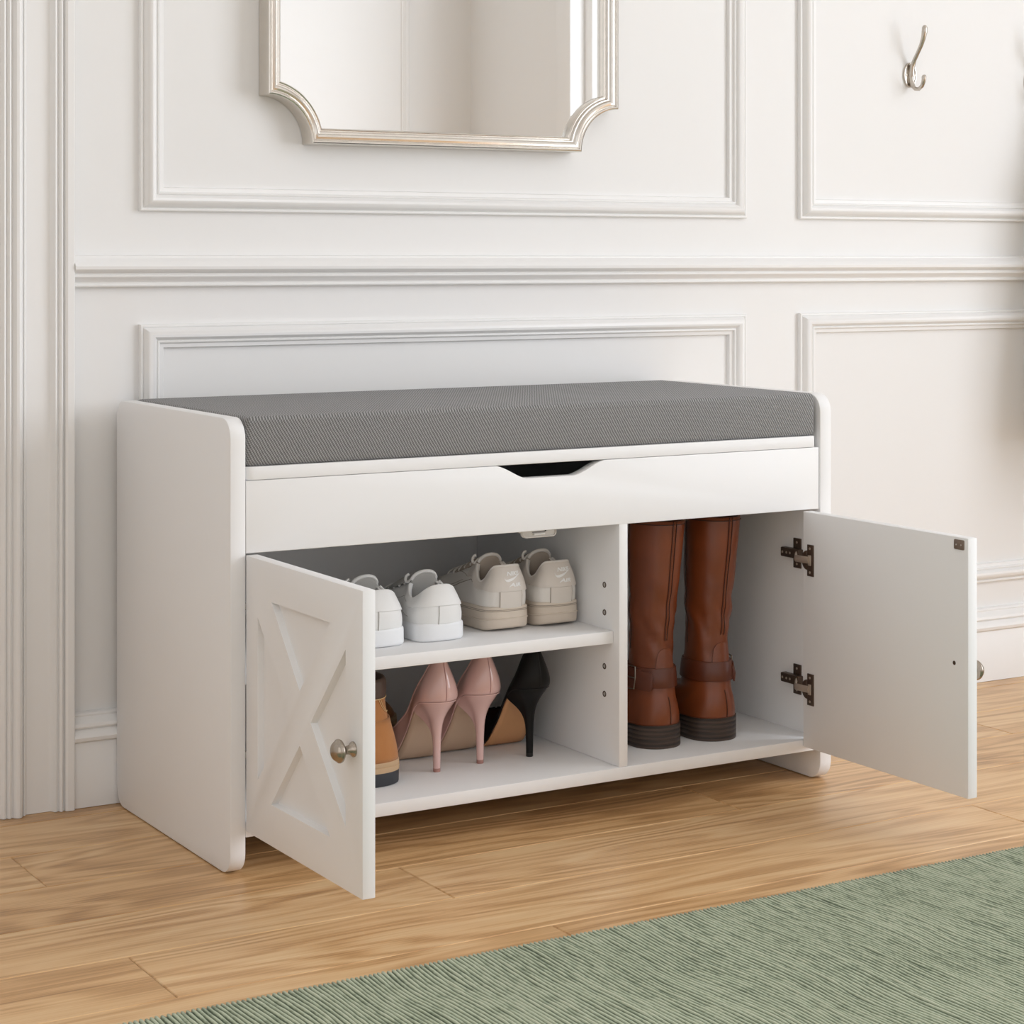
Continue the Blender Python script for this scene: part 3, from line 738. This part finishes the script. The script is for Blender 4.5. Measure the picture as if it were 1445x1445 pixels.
        seam(sm, U, [(-.185, .60), (-.22, .80), (-.25, .93)], .0003)
        seam(sm, U, [(-.20, .88), (-.15, .90), (-.10, .90), (0, .90)][:2], .0003)
        sm.build('seam', m_seam, t, loc=O)
        # printed logo on the heel tab
        au = (U.P(.03, .75)-U.P(-.03, .75)).length/.06; av = (U.P(0, 1)-U.P(0, .4)).length/.6
        lg = MB(); uc, ox = 0, .0035
        def mp(x, z, off=.00155): return U.P(uc+(x+ox)/au, .70+z/av, off)
        for body, x0, x1, z0, z1 in (('NIKE', -.0075, .0085, .0030, .0078), ('AIR', -.0064, .0074, -.0098, -.0054)):
            v, f = text_shape(body)
            lg.add([mp(x0+(x1-x0)*a, z0+(z1-z0)*b) for a, b in v], f)
        # tick-shaped mark
        fu = pchip([(0, .62), (.05, .36), (.12, .27), (.22, .30), (.40, .42), (.70, .68), (1, 1)])
        fl = pchip([(0, .56), (.04, .24), (.12, .03), (.20, .0), (.30, .05), (.50, .30), (.75, .66), (1, .985)])
        v = [mp(-.0112+.0225*q/24, -.0040+.0100*fu(q/24)) for q in range(25)]+[mp(-.0112+.0225*q/24, -.0040+.0100*fl(q/24)) for q in range(25)]
        lg.add(v, [(i, i+1, 25+i+1, 25+i) for i in range(24)])
        lo_ob = lg.build('logo', M['logo'], t, smooth=False, loc=O); solidify(lo_ob, .0003, 0, 0)
    return t

ZS = .2106; ZB = .0541
sw = make_sneaker('sneaker', 'white low sneaker on the shelf, nearest the left door and half hidden by it', 'white sneakers on the shelf', .212, .98, .0625, .0205, M['sneaker_white'], M['sneaker_white'], M['sole_white'], M['seam_grey'], M['lining_grey'], False)
sw.location = (.208, .0545, ZS); sw.rotation_euler.z = 0
dup(sw, (.2845, .0545, ZS), 0, 'white low sneaker on the shelf, in full view beside the beige pair')
sb_ = make_sneaker('sneaker', 'beige sneaker with white heel print, left one of its pair, beside the white pair', 'beige sneakers on the shelf', .222, .90, .0755, .0290, M['beige_light'], M['beige'], M['sole_beige'], M['seam_beige'], M['lining_beige'], True)
sb_.location = (.382, .0700, ZS); sb_.rotation_euler.z = 0
dup(sb_, (.4505, .0690, ZS), 0, 'beige sneaker with white heel print, right one of its pair, beside the divider')

# ------------------------------------------------------------------ pumps
def make_pump(label, group, m_up, m_heel, m_sole, m_tip, m_seam, m_in, H=.083, L=.146, pip=None, low=False):
    t = thing('high_heel_pump', label, 'pump', (0, 0, 0), 0, group)
    w = half_width([(0, .017), (.10, .0205), (.20, .0210), (.36, .0215), (.55, .0278), (.68, .0290), (.80, .0265), (.92, .0185), (1, .012)], .13, 2.1, .22, 1.7)
    zb = pchip([(0, H), (.10, H*.985), (.20, H*.93), (.28, H*.80), (.36, H*.60), (.44, H*.36), (.50, H*.19), (.56, H*.08), (.62, H*.03), (.70, .0020), (.85, .0020), (1, .0055)])
    topz = pchip([(0, H+.0560), (.04, H+.0540), (.12, H+.0420), (.20, H*.93+.030), (.30, H*.76+.025), (.42, H*.42+.026), (.54, H*.12+.034), (.62, .039), (.70, .0400), (.78, .0360), (.90, .0240), (1, .0130)])
    if low: topz = pchip([(0, H+.0560), (.04, H+.0530), (.12, H+.0380), (.20, H*.93+.018), (.30, H*.76+.009), (.40, H*.48+.008), (.47, H*.26+.014), (.54, .040), (.62, .044), (.70, .0430), (.78, .0380), (.90, .0250), (1, .0130)])
    xt0 = pchip([(0, .0030), (.06, .0050), (.14, .0105), (.24, .0170), (.40, .0205), (.52, .0265), (.60, .0265), (.665, .0170), (.70, .004), (.715, 0), (1, 0)])
    def xt(s): return xt0(s)*(max(0, 1-((.05-s)/.05)**2)**.5 if s < .05 else 1)
    ytk = pchip([(0, .050), (.10, .120), (.2, .205), (.4, .40), (.7, .69), (.86, .815), (1, .90)]); yt = lambda s: L*ytk(s)
    bl = pchip([(0, 0), (.2, .1), (.45, .35), (.62, .7), (.72, 1), (1, 1)])
    bg = pchip([(0, .0070), (.12, .0055), (.25, .0022), (.4, 0), (1, 0)])
    U = Upper(L, w, zb, xt, yt, topz, bl, bg, .95, .6)
    o = upper_mesh(U, 96, 18).build('upper', [m_up, m_in], t, ang=80, merge=1e-5); orient(o)
    md = o.modifiers.new('solid', 'SOLIDIFY'); md.thickness = .0016; md.offset = -1; md.material_offset = 1; md.use_even_offset = False
    # insole
    def sheet(s0, k, dz, n=30, cols=6):
        rows = []
        for i in range(n+1):
            s_ = s0+(.997-s0)*i/n; ww = w(s_)*k
            rows.append([Vector((ww*(-1+2*j/cols), L*s_, zb(s_)+dz)) for j in range(cols+1)])
        return MB().loft(rows, cap0=False, cap1=False, closed=False)
    solidify(sheet(.03, .95, .0012).build('insole', m_in, t, ang=80), .0008, 0, 0)
    solidify(sheet(.17, .94, -.0009).build('outsole', m_sole, t, ang=80), .0016, 0, 0)
    # stiletto heel
    s_in = .27; n = 16
    top = [U.B(.5*math.acos(1-2*s)/PI if s > 0 else 0) for s in [s_in*(1-k/n)**2 for k in range(n+1)]]
    ringr = top+[Vector((-p.x, p.y, p.z)) for p in top[-2::-1]]
    m_ = len(top); fr = [ringr[-1].lerp(ringr[0], q/8) for q in range(1, 8)]
    for i_, p in enumerate(fr): p.y -= .010*math.sin(PI*(i_+1)/8)
    ringr = ringr+fr; N_ = len(ringr)
    c = sum(ringr, Vector())/N_
    rings = []; tipy = .0215
    for i in range(27):
        q = i/26; kk = math.exp(-(q/.215)**1.45)
        row = []
        for k_, p in enumerate(ringr):
            d = Vector((p.x-c.x, p.y-c.y, 0)); a = math.atan2(d.x, -d.y)
            tr = .0042*(1+.30*(1-q)); tp = Vector((tr*math.sin(a), tipy-tr*.95*math.cos(a), 0))
            x = p.x*kk*.995+tp.x*(1-kk); y = p.y*kk+tp.y*(1-kk)
            z0 = p.z+.0006
            row.append(Vector((x, y, z0*(1-q)+.0042*q)))
        rings.append(row)
    MB().loft(rings).build('heel', m_heel, t, ang=60)
    tipb = [[Vector((p.x, p.y, z)) for p in rings[-1]] for z in (.0001, .0041)]
    MB().loft(tipb).build('heel_tip', m_tip, t)
    sm = MB(); seam(sm, U, [(0, .05), (0, .97)], .00035, .0001)
    if not pip: seam(sm, U, [(-.24, .03), (-.15, .015), (-.05, .012), (.05, .012), (.15, .015), (.24, .03)], .0004, .0001, 48)
    if pip: 
        rr = [U.P(-.16+.32*i/30, .012, .0003) for i in range(31)]; sm.tube(rr, .0005, 5, mi=1)
    rr = [U.P(u, 1) for u in [-.318+.636*i/60 for i in range(61)]]
    sm.build('seam', [m_seam, pip or m_seam], t)
    MB().tube(rr, .0009, 6).build('topline', m_up, t)
    return t
pk = make_pump('pink patent stiletto pump on the bottom board, left one beside the tan boot', 'pink pumps', M['pink'], M['pink'], M['sole_tan'], M['tip'], M['pinkseam'], M['sole_tan'], pip=M['pinklight'])
pk.location = (.2935, .0705, ZB); pk.rotation_euler.z = -.06
dup(pk, (.3570, .0800, ZB), -.03, 'pink patent stiletto pump on the bottom board, right one beside the black pump')
bk = make_pump('black suede stiletto pump with caramel sole on the bottom board near the divider', None, M['black'], M['black'], M['sole_caramel'], M['blacktip'], M['blacktip'], M['insole_brown'], low=True)
bk.location = (.4245, .0790, ZB); bk.rotation_euler.z = -.01

# ------------------------------------------------------------------ boots
class Boot:
    lean = staticmethod(lambda z: 0)
    vamp = .036
    def __init__(s, L, w, zs, za, ctr, a, b):
        s.L, s.w, s.zs, s.za, s.ctr, s.a, s.b = L, w, zs, za, ctr, a, b
    def ring(s, u, z, off=0):
        th = 2*PI*u; a = s.a(z)+off; b = s.b(z)+off
        return Vector((s.lean(z)+a*math.sin(th), s.ctr(z)-b*math.cos(th), z))
    def foot(s, u, v):
        q, sd = us(u); B = Vector((sd*s.w(q), s.L*q, s.zs(q))); T = s.ring(u, s.za)
        mid = B.lerp(T, .5)
        if q > .35:
            f = min(1, (q-.35)/.35); mid = Vector((B.x*.86, B.y*.8+T.y*.2, s.zs(q)+s.vamp)).lerp(mid, 1-f)
        else:
            mid += Vector((B.x*.10, -.0045*(1-q/.35), 0))
        return B*(1-v)**2+mid*2*v*(1-v)+T*v*v
def boot_body(Bt, top, nu=72, nf=12, ns=34, wr=None):
    rings = [[Bt.foot(-.5+k/nu, j/nf) for k in range(nu)] for j in range(nf)]
    for j in range(ns+1):
        z = Bt.za+(top-Bt.za)*j/ns; row = []
        for k in range(nu):
            u = -.5+k/nu; p = Bt.ring(u, z)
            if wr:
                d = wr(u, z); n = Vector((math.sin(2*PI*u), -math.cos(2*PI*u), 0)); p += n*d
            row.append(p)
        rings.append(row)
    return MB().loft(rings, cap0=False, cap1=False)
def band(Bt, u0, u1, z0, z1, th, n=48, tilt=0, off0=-.0004, taper=0):
    """leather band lying on the shaft"""
    rows = []
    for i in range(n+1):
        f = i/n; u = u0+(u1-u0)*f; dz = tilt*math.cos(2*PI*u)
        a, b = z0+dz, z1+dz
        rows.append([Bt.ring(u, a, off0), Bt.ring(u, a, th*.8), Bt.ring(u, a+.0008, th), Bt.ring(u, (a+b)/2, th*1.05), Bt.ring(u, b-.0008, th), Bt.ring(u, b, th*.8), Bt.ring(u, b, off0)])
    return MB().loft(rows, cap0=True, cap1=True)

def make_tall_boot(label, side):
    t = thing('riding_boot', label, 'boot', (0, 0, 0), 0, 'brown riding boots')
    L = .225
    w = half_width([(0, .027), (.12, .0305), (.3, .030), (.45, .030), (.70, .040), (.85, .036), (1, .026)], .14, 2.3, .26, 2.1)
    zs = pchip([(0, .0275), (.26, .0255), (.40, .016), (.5, .009), (.7, .007), (1, .012)])
    a = pchip([(.06, .0275), (.09, .0245), (.12, .0240), (.17, .0270), (.22, .0300), (.275, .0320)])
    b = pchip([(.06, .0370), (.09, .0335), (.12, .0300), (.17, .0330), (.22, .0370), (.275, .0390)])
    ctr = pchip([(.06, .0395), (.09, .0400), (.12, .0405), (.17, .0420), (.22, .0430), (.275, .0430)])
    Bt = Boot(L, w, zs, .062, ctr, a, b); Bt.lean = pchip([(.06, 0), (.10, .0015), (.275, .0125)])
    def wr(u, z):
        f = math.exp(-((z-.145)/.045)**2)
        return noise.noise(Vector((u*9+side*3, z*55+u*7, side)))*.0030*f+noise.noise(Vector((u*7, z*18, 5+side)))*.0014
    TOP = .272
    o = boot_body(Bt, TOP, wr=wr).build('shaft', [M['leather'], M['leather_dark']], t, ang=80, merge=1e-6); orient(o)
    md = o.modifiers.new('solid', 'SOLIDIFY'); md.thickness = .0022; md.offset = -1; md.material_offset = 1; md.use_even_offset = False
    # top binding, back seam, heel stitch
    sm = MB(); sm.tube([Bt.ring(-.5+k/60, TOP-.004, .0006) for k in range(60)], .0006, 5, closed=True)
    for du in (-.012, .012):
        sm.tube([Bt.ring(du, .128+(TOP-.128)*k/30, .0007+wr(du, .128+(TOP-.128)*k/30)) for k in range(31)], .0005, 5)
    sm.tube([Bt.foot(.006, k/10*.95+.04)+Vector((0, -.0005, 0)) for k in range(11)], .0005, 5)
    sm.tube([Bt.ring(-.30, .115+(TOP-.115)*k/30, .0006+wr(-.30, .115+(TOP-.115)*k/30)) for k in range(31)], .0005, 5)
    sm.build('seam', M['leather_seam'], t)
    st = MB()
    nst = 70
    for k in range(nst):
        z = .130+(TOP-.132)*k/nst; zz = z+(TOP-.132)/nst*.6
        st.tube([Bt.ring(0, z, .0011+wr(0, z)), Bt.ring(0, zz, .0011+wr(0, zz))], .0005, 4)
    st.build('stitching', M['leather_stitch'], t)
    # rounded back tab above the strap
    rows = []
    for i in range(13):
        f = i/12; u = -.085+.17*f; zt = .094+.0245*math.sqrt(max(0, 1-abs(2*f-1)**3))
        rows.append([Bt.ring(u, .088, .0), Bt.ring(u, .088, .0016), Bt.ring(u, (.088+zt)/2, .0018), Bt.ring(u, zt, .0016), Bt.ring(u, zt, -.0004)])
    MB().loft(rows).build('back_tab', M['leather'], t, ang=60)
    # ankle strap, its pointed end and buckle
    sd = -side           # side -1: buckle on -X side
    MB().loft([p for p in [[Bt.ring(-.5+k/64, z, o_) for k in range(64)] for z, o_ in ((.0725, .0006), (.0725, .0030), (.0735, .0036), (.084, .0038), (.0945, .0034), (.0955, .0028), (.0955, .0004))]], cap0=False, cap1=False).build('ankle_strap', M['leather_dark'], t, ang=50)
    ub = .235*side       # buckle centre
    ue = .105*side       # where the strap end reaches
    rows = []
    for i in range(17):
        f = i/16; u = ub+.03*side+(ue-ub-.03*side)*f
        hw = .0112 if f < .9 else .0112*(1-(f-.9)*2.5)
        zc = .0835-.004*f
        rows.append([Bt.ring(u, zc-hw, .0034), Bt.ring(u, zc-hw, .0056), Bt.ring(u, zc, .0064+.0012*f), Bt.ring(u, zc+hw, .0056), Bt.ring(u, zc+hw, .0034)])
    e = MB().loft(rows)
    e.lathe([(.0011, 0), (.0011, .0006)], Matrix.Translation(Bt.ring(ub-.02*side, .083, .0064)) @ Matrix.Rotation(PI/2, 4, 'X'), 10, 1)
    e.build('strap_end', [M['leather_dark'], M['leather_seam']], t, ang=50)
    fr = []
    for (du, z) in ((-.030, .0705), (0, .0700), (.030, .0705), (.032, .0835), (.030, .0965), (0, .0970), (-.030, .0965), (-.032, .0835)):
        fr.append(Bt.ring(ub+du*side, z, .0072))
    bu = MB().tube(fr, .0010, 8, closed=True)
    bu.tube([Bt.ring(ub+.032*side, .0835, .0074), Bt.ring(ub, .0835, .0080), Bt.ring(ub-.030*side, .0835, .0076)], .0008, 6)
    bu.build('buckle', M['steel'], t)
    # sole with stacked heel
    rings = []
    n = 96
    def zc_(s, f): return f*(zs(s)+.0005)+(1-f)*(pchip([(0, 0), (.32, 0), (.33, .010), (.5, .0005), (.8, 0), (1, .006)])(s)) if False else f
    wo = lambda s: w(s)+.0012
    # forefoot sole
    rows = []
    for i in range(31):
        s_ = .24+.755*i/30; zlo = pchip([(.24, .019), (.40, .010), (.5, .0015), (.60, 0), (.85, 0), (1, .006)])(s_); zhi = zs(s_)+.0004; ww = wo(s_)
        rows.append([Vector((-ww, L*s_, zlo)), Vector((-ww, L*s_, zhi)), Vector((ww, L*s_, zhi)), Vector((ww, L*s_, zlo))])
    MB().loft(rows).build('outsole', M['stack'], t, ang=50)
    hs = .30; hp = []
    for k in range(25):
        a_ = -1+2*k/24; s_ = hs*a_*a_; hp.append(Vector(((1 if a_ > 0 else -1)*wo(s_), L*s_, 0)))
    prof = [(0, -.0004), (.03, .0002)]
    for q in range(5):
        f0 = .03+q*.19; prof += [(f0+.006, .0003), (f0+.175, .0003), (f0+.184, -.0001)]
    prof += [(.985, .0004), (1.0, .0002)]
    rings = []
    for fz, out in prof:
        row = []
        for p in hp:
            d = Vector((p.x, p.y-.03, 0)).normalized(); row.append(Vector((p.x+d.x*out, p.y+d.y*out, fz*(zs(p.y/L)+.0006))))
        rings.append(row)
    MB().loft(rings).build('heel', M['stack'], t, ang=50)
    return t
tb1 = make_tall_boot('tall brown leather riding boot next to the divider, with its buckle showing', -1)
tb1.location = (.5885, .0475, ZB)
tb2 = make_tall_boot('tall brown leather riding boot nearer the right door, buckle out of sight', 1)
tb2.location = (.6710, .0455, ZB)

def make_ankle_boot(label):
    t = thing('ankle_boot', label, 'boot', (0, 0, 0), 0, 'tan ankle boots')
    L = .180
    w = half_width([(0, .031), (.12, .0345), (.3, .034), (.45, .034), (.70, .043), (.85, .040), (1, .030)], .14, 2.4, .26, 2.2)
    zs = lambda s: .0260
    a = pchip([(.07, .0300), (.09, .0272), (.115, .0268), (.14, .0268)])
    b = pchip([(.07, .0420), (.09, .0390), (.115, .0390), (.14, .0400)])
    ctr = pchip([(.07, .0480), (.09, .0490), (.115, .0490), (.14, .0490)])
    Bt = Boot(L*.985, lambda s: w(s)*.955, zs, .072, ctr, a, b)
    o = boot_body(Bt, .097, ns=8).build('upper', [M['suede'], M['suede_collar']], t, ang=80, merge=1e-6, loc=(0, .002, 0)); orient(o)
    md = o.modifiers.new('solid', 'SOLIDIFY'); md.thickness = .003; md.offset = -1; md.material_offset = 1; md.use_even_offset = False
    rings = [[Bt.ring(-.5+k/64, z, of) for k in range(64)] for z, of in ((.0955, -.0010), (.0960, .0004), (.099, .0012), (.106, .0016), (.114, .0010), (.1170, -.0004), (.1176, -.0024), (.1156, -.0042), (.106, -.0052), (.090, -.0050))]
    MB().loft(rings, cap0=False, cap1=False).build('collar', M['suede_collar'], t, ang=80, loc=(0, .002, 0))
    st = MB(); st.tube([Bt.ring(-.5+k/60, .0957, .0008) for k in range(60)], .0006, 5, closed=True)
    st.tube([Bt.ring(-.5+k/60, .0715, .0012) for k in range(60)], .0006, 5, closed=True)
    for dz in (0, .0025):
        st.tube([Bt.ring(.03+dz*6+.10*f, .0955-.0200*f*(2-f)+.004*f, .0008) for f in [i/12 for i in range(13)]], .0004, 5)
    st.build('stitching', M['stitch_cream'], t, loc=(0, .002, 0))
    # counter overlay
    rows = [[Bt.foot(-.5+k/72, j/8)+Vector((math.sin(2*PI*(-.5+k/72))*.0014, -math.cos(2*PI*(-.5+k/72))*.0014, 0)) for k in range(20, 53)] for j in range(0, 9)]
    solidify(MB().loft(rows, cap0=False, cap1=False, closed=False).build('heel_counter', M['suede'], t, ang=80, loc=(0, .002, 0)), .0014, 0, 0)
    lift = lambda s: 0; 
    sole_mesh(L, w, [(0, -.002), (.05, -.0004), (.12, 0), (.9, .0002), (1, 0)], lambda s: 0, lambda s: .0150).build('outsole', M['rubber_black'], t, ang=50)
    wl = sole_mesh(L, w, [(0, -.0002), (0.02, .0006), (.45, .0008), (.5, .0001), (.55, .0006), (.93, .0002), (1, -.0012)], lambda s: .0150, lambda s: .0275); wl.build('welt', M['welt'], t, ang=50)
    return t
ab = make_ankle_boot('tan nubuck ankle boot with dark collar, heel showing past the left door')
ab.location = (.2050, .0600, ZB); ab.rotation_euler.z = .02
ab2 = dup(ab, (.1610, .2880, ZB), -PI/2, 'tan ankle boot at the back, mostly hidden behind the left pink pump')

# ------------------------------------------------------------------ light
def area(name, loc, rot, sx, sy, power, col=(1, 1, 1)):
    l = bpy.data.lights.new(name, 'AREA'); l.shape = 'RECTANGLE'; l.size = sx; l.size_y = sy; l.energy = power; l.color = col
    o = bpy.data.objects.new(name, l); COL.objects.link(o); o.location = loc; o.rotation_euler = rot; return o
area('daylight_right', (XR+.14, (W1[0]+W1[1])/2, (W1[2]+W1[3])/2), (0, PI/2, 0), W1[3]-W1[2], W1[1]-W1[0], 84, (.93, .98, 1.06))
area('added_fill_front', ((W2[0]+W2[1])/2, YF-.14, (W2[2]+W2[3])/2), (PI/2, 0, 0), W2[1]-W2[0], W2[3]-W2[2], 8, (.97, .98, 1.0))  # weak fill lamp added behind the invented front window
area('added_fill_left', (XL-.14, (W3[0]+W3[1])/2, (W3[2]+W3[3])/2), (0, -PI/2, 0), W3[3]-W3[2], W3[1]-W3[0], 10.5, (1, .95, .90))  # warm fill lamp added on the left for bench side, doors and divider
wd = bpy.data.worlds.new('daylight'); S.world = wd; wd.use_nodes = True
wd.node_tree.nodes['Background'].inputs[0].default_value = (.95, .97, 1, 1); wd.node_tree.nodes['Background'].inputs[1].default_value = .5

# ------------------------------------------------------------------ camera
cam = bpy.data.cameras.new('camera'); co = bpy.data.objects.new('camera', cam); COL.objects.link(co)
co.location = (-.8522, -2.0075, .6443); co.rotation_euler = (PI/2, 0, -.5362)
cam.sensor_width = 36; cam.lens = 2932.7/1445*36; cam.shift_y = -(722.5-364.74)/1445
cam.clip_start = .02
S.camera = co
S.view_settings.view_transform = 'Standard'; S.view_settings.look = 'None'; S.view_settings.exposure = -.10; S.view_settings.gamma = 1
S.view_settings.use_curve_mapping = False
